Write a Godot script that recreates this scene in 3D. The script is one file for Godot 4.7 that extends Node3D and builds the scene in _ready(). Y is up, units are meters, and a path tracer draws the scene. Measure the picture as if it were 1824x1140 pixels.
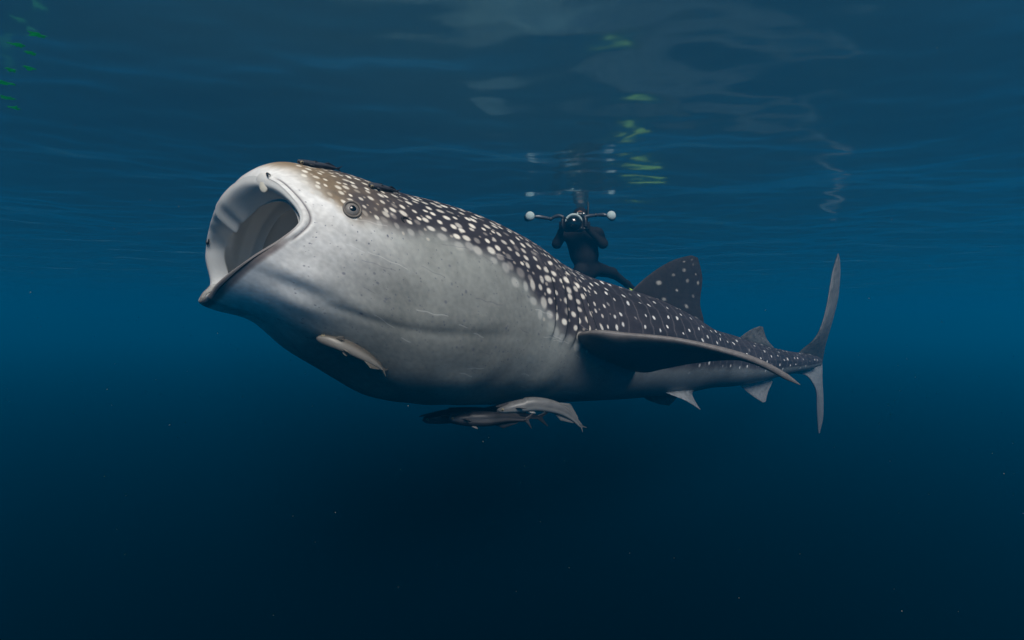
extends Node3D

var taken := {}
var rng := RandomNumberGenerator.new()

# ------------------------------------------------------------------ helpers
func numbered(called: String) -> String:
	var n: int = taken.get(called, 0)
	taken[called] = n + 1
	return called if n == 0 else "%s_%03d" % [called, n]

func tag(o: Node3D, label: String, category: String, group := "") -> void:
	o.set_meta("label", label)
	o.set_meta("category", category)
	if group != "":
		o.set_meta("group", group)

func thing(called: String, label: String, category: String, where := Vector3.ZERO, group := "") -> Node3D:
	var o := Node3D.new()
	o.name = numbered(called)
	add_child(o, true)
	o.position = where
	tag(o, label, category, group)
	return o

func part(called: String, mesh: Mesh, material: Material, parent: Node3D) -> MeshInstance3D:
	var o := MeshInstance3D.new()
	o.name = called
	o.mesh = mesh
	if material:
		o.material_override = material
	parent.add_child(o, true)
	return o

func spot(x: float, y: float, d: float) -> Vector3:   # a sighting from the camera's place, d metres ahead
	return Vector3((x - 912.0) / 912.0 * d, (570.0 - y) / 912.0 * d, -d)

func mat(c: Color, rough := 0.6, spec := 0.35, metal := 0.0) -> StandardMaterial3D:
	var m := StandardMaterial3D.new()
	m.albedo_color = c
	m.roughness = rough
	m.metallic = metal
	m.metallic_specular = spec
	return m

func curve(xs: Array, ys: Array, x: float) -> float:   # smooth curve through points
	var n := xs.size()
	if x <= xs[0]:
		return ys[0] + (ys[1] - ys[0]) / (xs[1] - xs[0]) * (x - xs[0])
	if x >= xs[n - 1]:
		return ys[n - 1]
	var i := 0
	while x > xs[i + 1]:
		i += 1
	var h: float = xs[i + 1] - xs[i]
	var t: float = (x - xs[i]) / h
	var sl: float = (ys[i + 1] - ys[i]) / h
	var m0: float = sl
	var m1: float = sl
	if i > 0:
		var sp: float = (ys[i] - ys[i - 1]) / (xs[i] - xs[i - 1])
		m0 = 0.5 * (sp + sl)
	if i < n - 2:
		var sn: float = (ys[i + 2] - ys[i + 1]) / (xs[i + 2] - xs[i + 1])
		m1 = 0.5 * (sl + sn)
	var t2 := t * t
	var t3 := t2 * t
	return (2.0 * t3 - 3.0 * t2 + 1.0) * ys[i] + (t3 - 2.0 * t2 + t) * h * m0 + (-2.0 * t3 + 3.0 * t2) * ys[i + 1] + (t3 - t2) * h * m1

func curve3(pts: Array, t: float) -> Vector3:   # Catmull-Rom through points, t from 0 to 1
	var n := pts.size()
	var f := clampf(t, 0.0, 1.0) * (n - 1)
	var i := mini(int(f), n - 2)
	var a: Vector3 = pts[maxi(i - 1, 0)]
	var b: Vector3 = pts[i]
	var c: Vector3 = pts[i + 1]
	var d: Vector3 = pts[mini(i + 2, n - 1)]
	return b.cubic_interpolate(c, a, d, f - i)

func bump(x: float, at: float, width: float) -> float:
	var q := (x - at) / width
	return exp(-q * q)

# A sheet of rows x cols points as one surface; out_sign chooses the side the normals face.
func sheet(mesh: ArrayMesh, p: PackedVector3Array, rows: int, cols: int, flip: bool, material: Material, uv := PackedVector2Array(), tint := PackedColorArray(), round_ := false) -> void:
	var nn := PackedVector3Array()
	nn.resize(rows * cols)
	for i in rows:
		var iu := maxi(i - 1, 0) * cols
		var id := mini(i + 1, rows - 1) * cols
		for j in cols:
			var jl := j - 1
			var jr := j + 1
			if round_:
				if jl < 0: jl = cols - 2
				if jr >= cols: jr = 1
			else:
				jl = maxi(jl, 0)
				jr = mini(jr, cols - 1)
			var du := p[id + j] - p[iu + j]
			var dv := p[i * cols + jr] - p[i * cols + jl]
			var c := du.cross(dv)
			if c.length_squared() < 1e-16:
				var i2 := (i + 1 if i == 0 else i - 1) * cols
				dv = p[i2 + jr] - p[i2 + jl]
				c = du.cross(dv)
			nn[i * cols + j] = (-c if flip else c).normalized()
	var idx := PackedInt32Array()
	idx.resize((rows - 1) * (cols - 1) * 6)
	var k := 0
	for i in rows - 1:
		for j in cols - 1:
			var a := i * cols + j
			var b := a + 1
			var c := a + cols
			var d := c + 1
			if flip:
				idx[k] = a; idx[k + 1] = c; idx[k + 2] = b
				idx[k + 3] = b; idx[k + 4] = c; idx[k + 5] = d
			else:
				idx[k] = a; idx[k + 1] = b; idx[k + 2] = c
				idx[k + 3] = b; idx[k + 4] = d; idx[k + 5] = c
			k += 6
	var arr := []
	arr.resize(Mesh.ARRAY_MAX)
	arr[Mesh.ARRAY_VERTEX] = p
	arr[Mesh.ARRAY_NORMAL] = nn
	arr[Mesh.ARRAY_INDEX] = idx
	if uv.size():
		arr[Mesh.ARRAY_TEX_UV] = uv
	if tint.size():
		arr[Mesh.ARRAY_COLOR] = tint
	mesh.add_surface_from_arrays(Mesh.PRIMITIVE_TRIANGLES, arr)
	mesh.surface_set_material(mesh.get_surface_count() - 1, material)

# A fin between a leading and a trailing edge, both from the root to the tip; thickness in metres at the root and the tip.
func fin(mesh: ArrayMesh, lead: Array, trail: Array, thick: float, tip_thick: float, material: Material, paint: Callable, span := 48, chord := 28, flare := 1.0) -> void:
	var cols := 2 * chord + 1
	var p := PackedVector3Array()
	var tint := PackedColorArray()
	p.resize((span + 1) * cols)
	tint.resize((span + 1) * cols)
	for i in span + 1:
		var t := float(i) / span
		var tt := t if t < 0.8 else 0.8 + (1.0 - pow(1.0 - (t - 0.8) / 0.2, 1.6)) * 0.2
		var a := curve3(lead, tt)
		var b := curve3(trail, tt)
		var a2 := curve3(lead, tt + 0.03) - curve3(lead, tt - 0.03)
		var b2 := curve3(trail, tt + 0.03) - curve3(trail, tt - 0.03)
		var nrm := (a2 + b2).cross(b - a).normalized()
		var th := lerpf(thick, tip_thick, pow(tt, 0.8)) * (1.0 + flare * pow(maxf(0.0, 1.0 - tt / 0.22), 2.0))
		th = minf(th, (b - a).length() * 0.5)
		for j in cols:
			var q := float(j) / (cols - 1) * 2.0 - 1.0          # -1 .. 1 round the section, leading edge at 0
			var x := absf(q)
			x = x * x * (1.6 - 0.6 * x)                       # finer near the leading edge
			var y := 0.5 * sqrt(maxf(0.0, 1.0 - pow(1.0 - minf(x, 0.22) / 0.22, 2.0))) * (1.0 - pow(maxf(0.0, x - 0.22) / 0.78, 1.4))
			var side := signf(q) if absf(q) < 0.999 else 0.0
			p[i * cols + j] = a.lerp(b, x) + nrm * side * y * th
			tint[i * cols + j] = paint.call(tt, x, side, p[i * cols + j])
	sheet(mesh, p, span + 1, cols, false, material, PackedVector2Array(), tint)

# Tube through points with a radius at each, closed at both ends.
func tube(mesh: ArrayMesh, pts: Array, radii: Array, material: Material, seg := 16, steps := 12) -> void:
	var n := pts.size()
	var rows := (n - 1) * steps + 1
	var p := PackedVector3Array()
	p.resize((rows + 2) * (seg + 1))
	var xs := []
	for i in n: xs.append(float(i))
	for r in rows + 2:
		var rr := clampi(r - 1, 0, rows - 1)
		var t := float(rr) / (rows - 1)
		var c := curve3(pts, t)
		var d := (curve3(pts, t + 0.02) - curve3(pts, t - 0.02)).normalized()
		var s := d.cross(Vector3.UP if absf(d.y) < 0.9 else Vector3.RIGHT).normalized()
		var u := s.cross(d)
		var rad := 0.0 if r == 0 or r == rows + 1 else curve(xs, radii, t * (n - 1))
		for j in seg + 1:
			var an := TAU * j / seg
			p[r * (seg + 1) + j] = c + (s * cos(an) + u * sin(an)) * rad
	sheet(mesh, p, rows + 2, seg + 1, false, material, PackedVector2Array(), PackedColorArray(), true)

# Smooth union of tapered capsules, meshed as surface nets. bones: [from, to, radius, radius]
func flesh(mesh: ArrayMesh, bones: Array, cell: float, blend: float, material: Material) -> void:
	var lo := Vector3.INF
	var hi := -Vector3.INF
	for b in bones:
		var r: float = maxf(b[2], b[3]) + 2.5 * cell
		for q in [b[0], b[1]]:
			lo = lo.min(q - Vector3.ONE * r)
			hi = hi.max(q + Vector3.ONE * r)
	var nx := int((hi.x - lo.x) / cell) + 2
	var ny := int((hi.y - lo.y) / cell) + 2
	var nz := int((hi.z - lo.z) / cell) + 2
	var acc := PackedFloat32Array()      # sum of exp(-d / blend)
	acc.resize(nx * ny * nz)
	for b in bones:
		var a: Vector3 = b[0]
		var ab: Vector3 = b[1] - a
		var l2 := maxf(ab.length_squared(), 1e-9)
		var ra: float = b[2]
		var rb: float = b[3]
		var reach := maxf(ra, rb) + 5.0 * blend + cell
		var m0: Vector3 = (a.min(b[1]) - Vector3.ONE * reach - lo) / cell
		var m1: Vector3 = (a.max(b[1]) + Vector3.ONE * reach - lo) / cell
		for z in range(maxi(0, int(m0.z)), mini(nz, int(m1.z) + 1)):
			for y in range(maxi(0, int(m0.y)), mini(ny, int(m1.y) + 1)):
				for x in range(maxi(0, int(m0.x)), mini(nx, int(m1.x) + 1)):
					var q := lo + Vector3(x, y, z) * cell - a
					var h := clampf(q.dot(ab) / l2, 0.0, 1.0)
					var dd := (q - ab * h).length() - lerpf(ra, rb, h)
					if dd < reach:
						acc[(z * ny + y) * nx + x] += exp(-dd / blend)
	var at := PackedInt32Array()
	at.resize(nx * ny * nz)
	at.fill(-1)
	var verts := PackedVector3Array()
	var norms := PackedVector3Array()
	var off := [0, 1, nx, nx + 1, nx * ny, nx * ny + 1, nx * ny + nx, nx * ny + nx + 1]
	for z in nz - 1:
		for y in ny - 1:
			for x in nx - 1:
				var k := (z * ny + y) * nx + x
				var ins := 0
				for o in off:
					if acc[k + o] > 1.0: ins += 1
				if ins == 0 or ins == 8: continue
				var sum := Vector3.ZERO
				var cnt := 0
				var g := Vector3.ZERO
				var v := []
				for c in 8: v.append(-log(maxf(acc[k + off[c]], 1e-12)))
				for c in 8:
					var pc := Vector3(c & 1, (c >> 1) & 1, c >> 2)
					g += (pc - Vector3.ONE * 0.5) * clampf(v[c], -6.0, 6.0)
					for e in [1, 2, 4]:
						if c & e: continue
						if (v[c] < 0.0) != (v[c | e] < 0.0):
							var pd := Vector3((c | e) & 1, ((c | e) >> 1) & 1, (c | e) >> 2)
							sum += pc.lerp(pd, v[c] / (v[c] - v[c | e]))
							cnt += 1
				at[k] = verts.size()
				verts.append(lo + (Vector3(x, y, z) + sum / cnt) * cell)
				norms.append(g.normalized())
	var idx := PackedInt32Array()
	for z in range(1, nz - 1):
		for y in range(1, ny - 1):
			for x in range(1, nx - 1):
				var k := (z * ny + y) * nx + x
				var inside := acc[k] > 1.0
				for e in 3:
					var step: int = [1, nx, nx * ny][e]
					if (acc[k + step] > 1.0) == inside: continue
					var u: int = [nx, nx * ny, 1][e]
					var w: int = [nx * ny, 1, nx][e]
					var a := at[k - u - w]
					var b := at[k - w]
					var c := at[k]
					var d := at[k - u]
					if a < 0 or b < 0 or c < 0 or d < 0: continue
					if inside: idx.append_array(PackedInt32Array([a, c, b, a, d, c]))
					else: idx.append_array(PackedInt32Array([a, b, c, a, c, d]))
	var arr := []
	arr.resize(Mesh.ARRAY_MAX)
	arr[Mesh.ARRAY_VERTEX] = verts
	arr[Mesh.ARRAY_NORMAL] = norms
	arr[Mesh.ARRAY_INDEX] = idx
	mesh.add_surface_from_arrays(Mesh.PRIMITIVE_TRIANGLES, arr)
	mesh.surface_set_material(mesh.get_surface_count() - 1, material)

# ------------------------------------------------------------------ scene
const SURFACE := 1.38          # height of the water surface above the camera

func _ready() -> void:
	rng.seed = 41
	var cam := Camera3D.new()
	cam.name = "camera"
	cam.fov = rad_to_deg(2.0 * atan(570.0 / 912.0))
	cam.near = 0.05
	cam.far = 400.0
	add_child(cam)
	cam.current = true

	var env := Environment.new()
	env.background_mode = Environment.BG_SKY
	var sm := ProceduralSkyMaterial.new()
	sm.sky_top_color = Color(0.32, 0.60, 0.97)
	sm.sky_horizon_color = Color(0.0, 0.16, 0.27)
	sm.sky_curve = 0.35
	sm.sky_energy_multiplier = 0.17
	sm.ground_horizon_color = Color(0.0, 0.06, 0.10)
	sm.ground_bottom_color = Color(0.0, 0.004, 0.008)
	sm.ground_curve = 0.1
	var sky := Sky.new()
	sky.sky_material = sm
	env.sky = sky
	env.tonemap_mode = Environment.TONE_MAPPER_LINEAR
	env.tonemap_exposure = 2.35
	env.volumetric_fog_enabled = true
	env.volumetric_fog_density = 0.044
	env.volumetric_fog_albedo = Color(0.0, 0.68, 1.0)
	env.volumetric_fog_anisotropy = 0.38
	env.sdfgi_enabled = true
	env.ssao_enabled = true
	env.ssil_enabled = true
	var we := WorldEnvironment.new()
	we.name = "environment"
	we.environment = env
	add_child(we)

	var sun := DirectionalLight3D.new()
	sun.name = "sun"
	sun.light_energy = 1.6
	sun.light_color = Color(1.0, 0.98, 0.95)
	sun.light_angular_distance = 24.0
	sun.shadow_enabled = true
	add_child(sun)
	sun.look_at_from_position(Vector3(0.16, 0.68, 0.72) * 10.0, Vector3.ZERO)

	build_water()
	build_shark()
	build_remoras()
	build_diver()
	build_glints()
	build_specks()

# ------------------------------------------------------------------ water surface
func build_water() -> void:
	var n1 := FastNoiseLite.new()
	n1.seed = 3
	n1.frequency = 0.5
	n1.fractal_octaves = 1
	var n2 := FastNoiseLite.new()
	n2.seed = 8
	n2.frequency = 1.3
	n2.fractal_octaves = 3
	n2.fractal_gain = 0.45
	var xs := []
	var zs := []
	var x := -9.0
	while x <= 9.0:
		xs.append(x)
		x += 0.05
	var g := 0.06
	while xs[-1] < 75.0:
		g *= 1.09
		xs.append(xs[-1] + g)
		xs.push_front(xs[0] - g)
	x = 3.0
	while x >= -13.0:
		zs.append(x)
		x -= 0.05
	g = 0.06
	while zs[-1] > -85.0:
		g *= 1.08
		zs.append(zs[-1] - g)
	g = 0.06
	while zs[0] < 12.0:
		g *= 1.2
		zs.push_front(zs[0] + g)
	var rows := zs.size()
	var cols := xs.size()
	var p := PackedVector3Array()
	p.resize(rows * cols)
	for i in rows:
		var z: float = zs[i]
		for j in cols:
			var xx: float = xs[j]
			var h := 0.06 * n1.get_noise_2d(xx * 0.7, z) + 0.003 * n2.get_noise_2d(xx * 2.0 + 40.0, z * 3.2) + 0.028 * n2.get_noise_2d(xx * 0.55 + 0.2 * z, z * 1.15)
			p[i * cols + j] = Vector3(xx, SURFACE + h, z)
	var m := StandardMaterial3D.new()
	m.albedo_color = Color(0.55, 0.88, 0.97, 0.0)
	m.transparency = BaseMaterial3D.TRANSPARENCY_ALPHA
	m.roughness = 0.15
	m.metallic = 0.6
	var mesh := ArrayMesh.new()
	sheet(mesh, p, rows, cols, true, m)
	var o := part("water_surface", mesh, null, self)
	o.set_meta("kind", "structure")

# ------------------------------------------------------------------ whale shark
const ST := [-0.2, 0.0, 0.35, 0.7, 1.0, 1.3, 1.7, 2.1, 2.5, 3.0, 3.5, 4.0, 4.5, 5.0, 5.5, 6.0, 6.5, 7.0, 7.4]
const SY := [0.48, 0.431, 0.359, 0.246, 0.193, 0.15, 0.072, -0.036, -0.121, -0.20, -0.257, -0.327, -0.401, -0.455, -0.500, -0.531, -0.556, -0.571, -0.584]
const SH := [0.60, 0.74, 0.96, 1.145, 1.225, 1.238, 1.197, 1.091, 1.032, 0.989, 0.928, 0.814, 0.646, 0.578, 0.486, 0.378, 0.295, 0.226, 0.13]
const HEAD := 0.7
const LONG := 7.34
var ax := PackedVector2Array()   # centre line seen from above, one point per centimetre from s = -0.3

func yaw_at(s: float) -> float:
	return deg_to_rad(curve([0.0, 1.0, 2.5, 7.4], [44.0, 43.0, 40.0, 38.0], clampf(s, 0.0, 7.4)))

func frame(s: float) -> Array:   # centre, along (backwards), towards the near side, up
	var f := clampf((s + 0.3) * 100.0, 0.0, ax.size() - 1.001)
	var i := int(f)
	var q := ax[i].lerp(ax[i + 1], f - i)
	var y := yaw_at(s)
	var r := deg_to_rad(curve([0.0, 1.0, 2.0, 3.0, 4.0, 8.0], [15.0, 14.0, 10.0, 4.0, 0.0, 0.0], maxf(s, 0.0)))
	var n := Vector3(sin(y), 0.0, cos(y))
	return [Vector3(q.x, curve(ST, SY, s), q.y), Vector3(cos(y), 0.0, -sin(y)), n * cos(r) + Vector3.UP * sin(r), Vector3.UP * cos(r) - n * sin(r)]

func girth(s: float) -> Array:   # half width, upper half, lower half
	var h := curve(ST, SH, s)
	var k := curve([0.0, 0.35, 0.7, 1.0, 2.0, 3.0, 4.0, 8.0], [0.50, 0.448, 0.415, 0.42, 0.45, 0.5, 0.5, 0.5], maxf(s, 0.0))
	var w := curve([0.0, 0.35, 0.7, 1.3, 2.5, 4.0, 5.5, 6.5, 7.4, 8.0], [0.63, 0.585, 0.55, 0.53, 0.5, 0.48, 0.5, 0.55, 0.55, 0.55], maxf(s, 0.0))
	return [h * w, h * k, h * (1.0 - k)]

var rim_deg := [0.0, 30.0, 60.0, 80.0, 100.0, 115.0, 135.0, 155.0, 180.0]
var rim_s := [-0.043, -0.03, 0.015, 0.07, 0.133, 0.06, -0.035, -0.10, -0.125]
var rim_n := [0.0, 0.16, 0.33, 0.45, 0.50, 0.46, 0.36, 0.2, 0.0]
var rim_u := [0.267, 0.262, 0.225, 0.13, -0.034, -0.12, -0.185, -0.235, -0.265]

func gape(th: float) -> float:     # the far corner of the mouth is pushed forward
	return -0.12 * bump(rad_to_deg(th), -100.0, 34.0)

func rim(th: float) -> Array:    # s, point
	var d := absf(rad_to_deg(th))
	var s := curve(rim_deg, rim_s, d) + gape(th)
	var f := frame(0.0)
	var c := Vector3(-1.35, 0.35, -2.5)
	return [s, c + f[1] * s + f[2] * curve(rim_deg, rim_n, d) * signf(th) + f[3] * curve(rim_deg, rim_u, d)]

func hull(s: float, th: float, f: Array, g: Array) -> Vector3:
	var sn := sin(th)
	var cs := cos(th)
	var up: float = g[1] if cs > 0.0 else g[2]
	if cs < 0.0:      # the throat is fuller low down on its sides
		sn = signf(sn) * pow(absf(sn), lerpf(0.72, 1.0, smoothstep(0.3, 1.6, s)))
	return f[0] + f[2] * g[0] * sn + f[3] * up * cs

const NV := 80
const NB := 330
const NT := 256
var skin_p := PackedVector3Array()
var skin_rows := 0

func body_s(i: int) -> float:    # finer rows as far as the gills
	var k := maxi(i - NV, 0)
	return HEAD + 0.01 * k if k <= 180 else HEAD + 1.8 + (LONG - HEAD - 1.8) * (k - 180) / (NB - 180)

func build_shark() -> void:
	ax.append(Vector2(-1.35, -2.5) - Vector2(cos(yaw_at(0)), -sin(yaw_at(0))) * 0.3)
	for i in 800:
		var y := yaw_at(i * 0.01 - 0.3)
		ax.append(ax[-1] + Vector2(cos(y), -sin(y)) * 0.01)

	soft = FastNoiseLite.new()
	soft.seed = 12
	soft.frequency = 1.6
	soft.fractal_octaves = 2
	var root := thing("whale_shark", "huge spotted whale shark swimming left with its mouth wide open", "whale shark")
	var mesh := ArrayMesh.new()
	skin_rows = NV + NB + 1
	var cols := NT + 1
	skin_p.resize(skin_rows * cols)
	var uv := PackedVector2Array()
	uv.resize(skin_rows * cols)
	# rim points and what the plain hull would be there
	var rs := PackedFloat32Array()
	var gap := PackedVector3Array()
	for j in cols:
		var th := TAU * j / NT - PI
		var r := rim(th)
		rs.append(r[0])
		gap.append(r[1] - hull(r[0], th, frame(r[0]), girth(r[0])))
	for i in skin_rows:
		var v := minf(float(i) / NV, 1.0)
		var s_body := body_s(i)
		var f := frame(s_body)
		var g := girth(s_body)
		for j in cols:
			var th := TAU * j / NT - PI
			var s := s_body
			var q: Vector3
			if i < NV:
				s = lerpf(rs[j], HEAD, v)
				f = frame(s)
				g = girth(s)
				q = hull(s, th, f, g) + gap[j] * pow(1.0 - v, lerpf(2.8, 1.5, smoothstep(1.7, 2.4, absf(th))))
			else:
				q = hull(s, th, f, g)
			var out := (f[2] * sin(th) + f[3] * cos(th)) as Vector3
			skin_p[i * cols + j] = q + out * relief(s, th, s - rs[j])
			uv[i * cols + j] = Vector2(0.22 * v if i < NV else 0.22 + 0.78 * (s - HEAD) / (LONG - HEAD), absf(th) / PI)
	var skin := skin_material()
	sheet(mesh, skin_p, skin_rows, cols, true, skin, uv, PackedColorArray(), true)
	mouth(mesh, cols)
	shark_fins(mesh)
	part("body", mesh, null, root)
	shark_details(root)

var soft: FastNoiseLite

func relief(s: float, th: float, e: float) -> float:    # e: distance behind the lip
	var d := rad_to_deg(th)
	var a := absf(d)
	var o := 0.0
	if s > 1.9:      # long ridges on the flank
		var k := smoothstep(2.0, 2.7, s) * (1.0 - smoothstep(6.2, 7.2, s)) * minf(1.0, curve(ST, SH, s))
		o += k * (0.008 * bump(a, 38.0, 3.0) + 0.014 * bump(a, 58.0, 3.5) + 0.012 * bump(a, 80.0, 4.0))
	if s < 2.4:
		var k := smoothstep(0.05, 0.25, e) * (1.0 - smoothstep(1.7, 2.4, s)) * smoothstep(85.0, 115.0, a)
		o += k * 0.012 * soft.get_noise_3d(s * 1.3, sin(th) * 0.9, cos(th) * 0.9)
		# crease along the swollen throat
		var c := curve([0.2, 0.33, 0.43, 0.55, 0.72, 0.97, 1.3, 1.7], [146.0, 142.0, 140.0, 136.0, 130.0, 125.0, 121.0, 118.0], s)
		var w := smoothstep(0.18, 0.4, s) * (1.0 - smoothstep(1.0, 1.5, s))
		o += w * (0.007 * bump(a, c - 5.0, 5.0) - 0.005 * bump(a, c + 1.5, 2.4))
		var low := d if d > 0.0 else 360.0 + d
		o -= 0.062 * bump(e, 0.23, 0.13) * smoothstep(160.0, 198.0, low) * (1.0 - smoothstep(245.0, 285.0, low))
		# swellings of the lower jaw
		o += 0.020 * bump(a, 134.0, 8.0) * bump(e, 0.22, 0.13) - 0.008 * bump(a, 142.0, 5.0) * bump(e, 0.2, 0.14) + 0.010 * bump(a, 152.0, 6.0) * bump(e, 0.28, 0.14)
	o += 0.042 * bump(e, 0.13, 0.11) * smoothstep(0.0, 0.05, e) * (1.0 - smoothstep(52.0, 84.0, a))    # crown of the snout
	if e < 0.2 and e >= 0.0:    # furrow behind the corner of the mouth
		var k := smoothstep(58.0, 72.0, a) * (1.0 - smoothstep(112.0, 119.0, a))
		o += k * (0.003 * bump(e, 0.012, 0.010) - 0.006 * bump(e, 0.028, 0.006) + 0.003 * bump(e, 0.046, 0.014))
	o += 0.05 * bump(s, 2.08, 0.2) * bump(a, 104.0, 8.0)     # shoulder of the pectoral fin
	for g in gills:
		if absf(s - g) < 0.08:
			var q: float = s - g - 0.02 * (a - 95.0) / 20.0 + gill_bend(a)
			var k := smoothstep(62.0, 74.0, a) * (1.0 - smoothstep(112.0, 121.0, a))
			o += k * (0.016 * smoothstep(-0.06, 0.0, q) * (1.0 - smoothstep(0.0, 0.014, q)))
	return o

var gills := [1.62, 1.75, 1.86, 1.96, 2.05]

func gill_bend(a: float) -> float:
	return 0.03 * pow((a - 95.0) / 25.0, 2.0)

func edge_of_dark(s: float) -> float:     # degrees from the back at which the dark upper side ends
	return curve([0.1, 0.19, 0.27, 0.34, 0.45, 0.575, 0.7, 0.83, 1.13, 1.33, 1.5, 1.62, 1.84, 2.04, 2.98, 3.5, 4.4, 5.96, 7.4],
		[70.0, 80.0, 88.0, 95.0, 92.0, 89.0, 86.0, 86.0, 90.0, 97.0, 104.0, 110.0, 114.0, 114.0, 117.0, 112.0, 104.0, 105.0, 105.0], s)

const TW := 2048
const TH := 1024

func tex_u(s: float, th: float) -> float:
	if s >= HEAD:
		return 0.22 + 0.78 * (s - HEAD) / (LONG - HEAD)
	var r: float = curve(rim_deg, rim_s, absf(rad_to_deg(th)))
	return 0.22 * (s - r) / (HEAD - r)

func skin_material() -> StandardMaterial3D:
	var blotch := FastNoiseLite.new()
	blotch.seed = 5
	blotch.frequency = 3.0
	blotch.fractal_octaves = 4
	var fine := FastNoiseLite.new()
	fine.seed = 9
	fine.frequency = 28.0
	fine.fractal_octaves = 2
	var w := TW / 2
	var h := TH / 2
	var data := PackedByteArray()
	data.resize(w * h * 3)
	var pale := Vector3(214, 212, 209)
	var dark := Vector3(54, 50, 54)
	var brown := Vector3(116, 100, 80)
	var sedge := PackedFloat32Array()
	for y in h:
		sedge.append(curve(rim_deg, rim_s, 180.0 * y / h))
	for x in w:
		var u := float(x) / w
		var sb := HEAD + (u - 0.22) / 0.78 * (LONG - HEAD)
		var tb_body := edge_of_dark(sb)
		var hh := curve(ST, SH, maxf(sb, HEAD)) * 0.5
		for y in h:
			var a := 180.0 * y / h
			var s := sb
			var tb := tb_body
			var e := 1.0
			if u < 0.22:
				e = (HEAD - sedge[y]) * u / 0.22
				s = sedge[y] + e
				tb = edge_of_dark(s)
			var th := deg_to_rad(a)
			var q := Vector3(s, sin(th) * hh, cos(th) * hh)
			var n1 := blotch.get_noise_3dv(q)
			var n2 := fine.get_noise_3dv(q)
			var soft_w := lerpf(8.0, 9.0, smoothstep(1.2, 2.5, s))
			var k := 1.0 - smoothstep(tb - soft_w, tb + soft_w * 0.6, a + n1 * 7.0)
			k *= smoothstep(lerpf(0.01, 0.10, smoothstep(45.0, 82.0, a)), lerpf(0.14, 0.26, smoothstep(45.0, 82.0, a)), s + n1 * 0.05)
			var up := dark.lerp(brown, clampf((1.0 - smoothstep(0.3, 0.75, s)) * (0.75 + n1) * smoothstep(20.0, 80.0, a) + 0.8 * (1.0 - smoothstep(0.22, 0.4, s)), 0.0, 1.0))
			var grey := smoothstep(0.08, 0.62, e if u < 0.22 else 1.0)  # whitish jaw; strobe light falloff farther back painted in as greyer skin
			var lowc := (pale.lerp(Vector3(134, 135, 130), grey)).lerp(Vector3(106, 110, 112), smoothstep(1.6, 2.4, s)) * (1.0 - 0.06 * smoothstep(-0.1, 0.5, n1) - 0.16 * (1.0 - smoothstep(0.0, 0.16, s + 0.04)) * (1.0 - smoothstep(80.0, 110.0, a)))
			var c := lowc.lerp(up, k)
			# brownish lip of the lower jaw
			c = c.lerp(Vector3(112, 98, 94), (1.0 - smoothstep(0.012, 0.035, e)) * smoothstep(108.0, 125.0, a) * 0.8)
			# furrow behind the corner of the mouth
			c = c.lerp(Vector3(70, 64, 66), bump(e, 0.028, 0.004) * smoothstep(66.0, 76.0, a) * (1.0 - smoothstep(112.0, 117.0, a)) * 0.8)
			for g in gills:
				if absf(s - g) < 0.09:
					var qq: float = s - g - 0.02 * (a - 95.0) / 20.0 + gill_bend(a)
					c = c.lerp(Vector3(30, 28, 32), bump(qq, 0.012, 0.008) * smoothstep(66.0, 76.0, a) * (1.0 - smoothstep(112.0, 119.0, a)) * 0.85)
			c *= 1.0 + 0.085 * n2 + 0.06 * n1 + 0.24 * blotch.get_noise_3d(q.x * 0.35 + 9.0, q.y * 0.35, q.z * 0.5)
			var o := (y * w + x) * 3
			data[o] = clampi(int(c.x), 0, 255)
			data[o + 1] = clampi(int(c.y), 0, 255)
			data[o + 2] = clampi(int(c.z), 0, 255)
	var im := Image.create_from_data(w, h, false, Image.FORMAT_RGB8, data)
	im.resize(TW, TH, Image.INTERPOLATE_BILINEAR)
	# pale spots in rows and columns, finer on the head
	var s := 0.17
	var odd := 0
	while s < 7.3:
		var trunk := smoothstep(1.9, 2.8, s)
		var step := lerpf(lerpf(0.045, 0.080, smoothstep(0.2, 1.1, s)), 0.18, trunk)
		var g := girth(s)
		var ring: float = (g[0] + 0.5 * (g[1] + g[2])) * 0.5 * PI      # half the girth
		var gap := lerpf(lerpf(0.047, 0.069, smoothstep(0.2, 1.1, s)), 0.12, trunk) * lerpf(1.0, 0.75, smoothstep(4.5, 7.0, s))
		var size := lerpf(lerpf(0.0105, 0.0195, smoothstep(0.2, 1.0, s)), 0.0155, trunk)
		var arc := gap * (0.3 + 0.5 * odd)
		while arc < ring * (edge_of_dark(s) + 3.0) / 180.0:
			var a := arc / ring * 180.0
			var ss := s + rng.randf_range(-0.27, 0.27) * step
			var close := (edge_of_dark(s) - a) / 180.0 * ring
			var r := size * rng.randf_range(0.72, 1.15) * (1.0 + 0.35 * (1.0 - smoothstep(0.0, 0.12, close)) * (1.0 - trunk))
			var strong := rng.randf_range(0.72, 1.0) * (1.0 if rng.randf() > 0.12 else 0.45)
			if close < 0.02: strong *= 0.75
			stamp(im, ss, a + rng.randf_range(-0.27, 0.27) * gap / ring * 180.0, r * rng.randf_range(0.9, 1.3), r * rng.randf_range(0.85, 1.2), ring, Vector3(224, 217, 204).lerp(Vector3(188, 186, 180), 1.0 - smoothstep(0.0, 0.06, close)).lerp(Vector3(236, 236, 232), trunk), strong)
			if rng.randf() < 0.3 and trunk < 0.5:
				stamp(im, ss + step * 0.5, a + gap * 0.5 / ring * 180.0, r * 0.55, r * 0.5, ring, Vector3(205, 196, 182), 0.6)
			arc += gap * rng.randf_range(0.85, 1.15)
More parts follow.
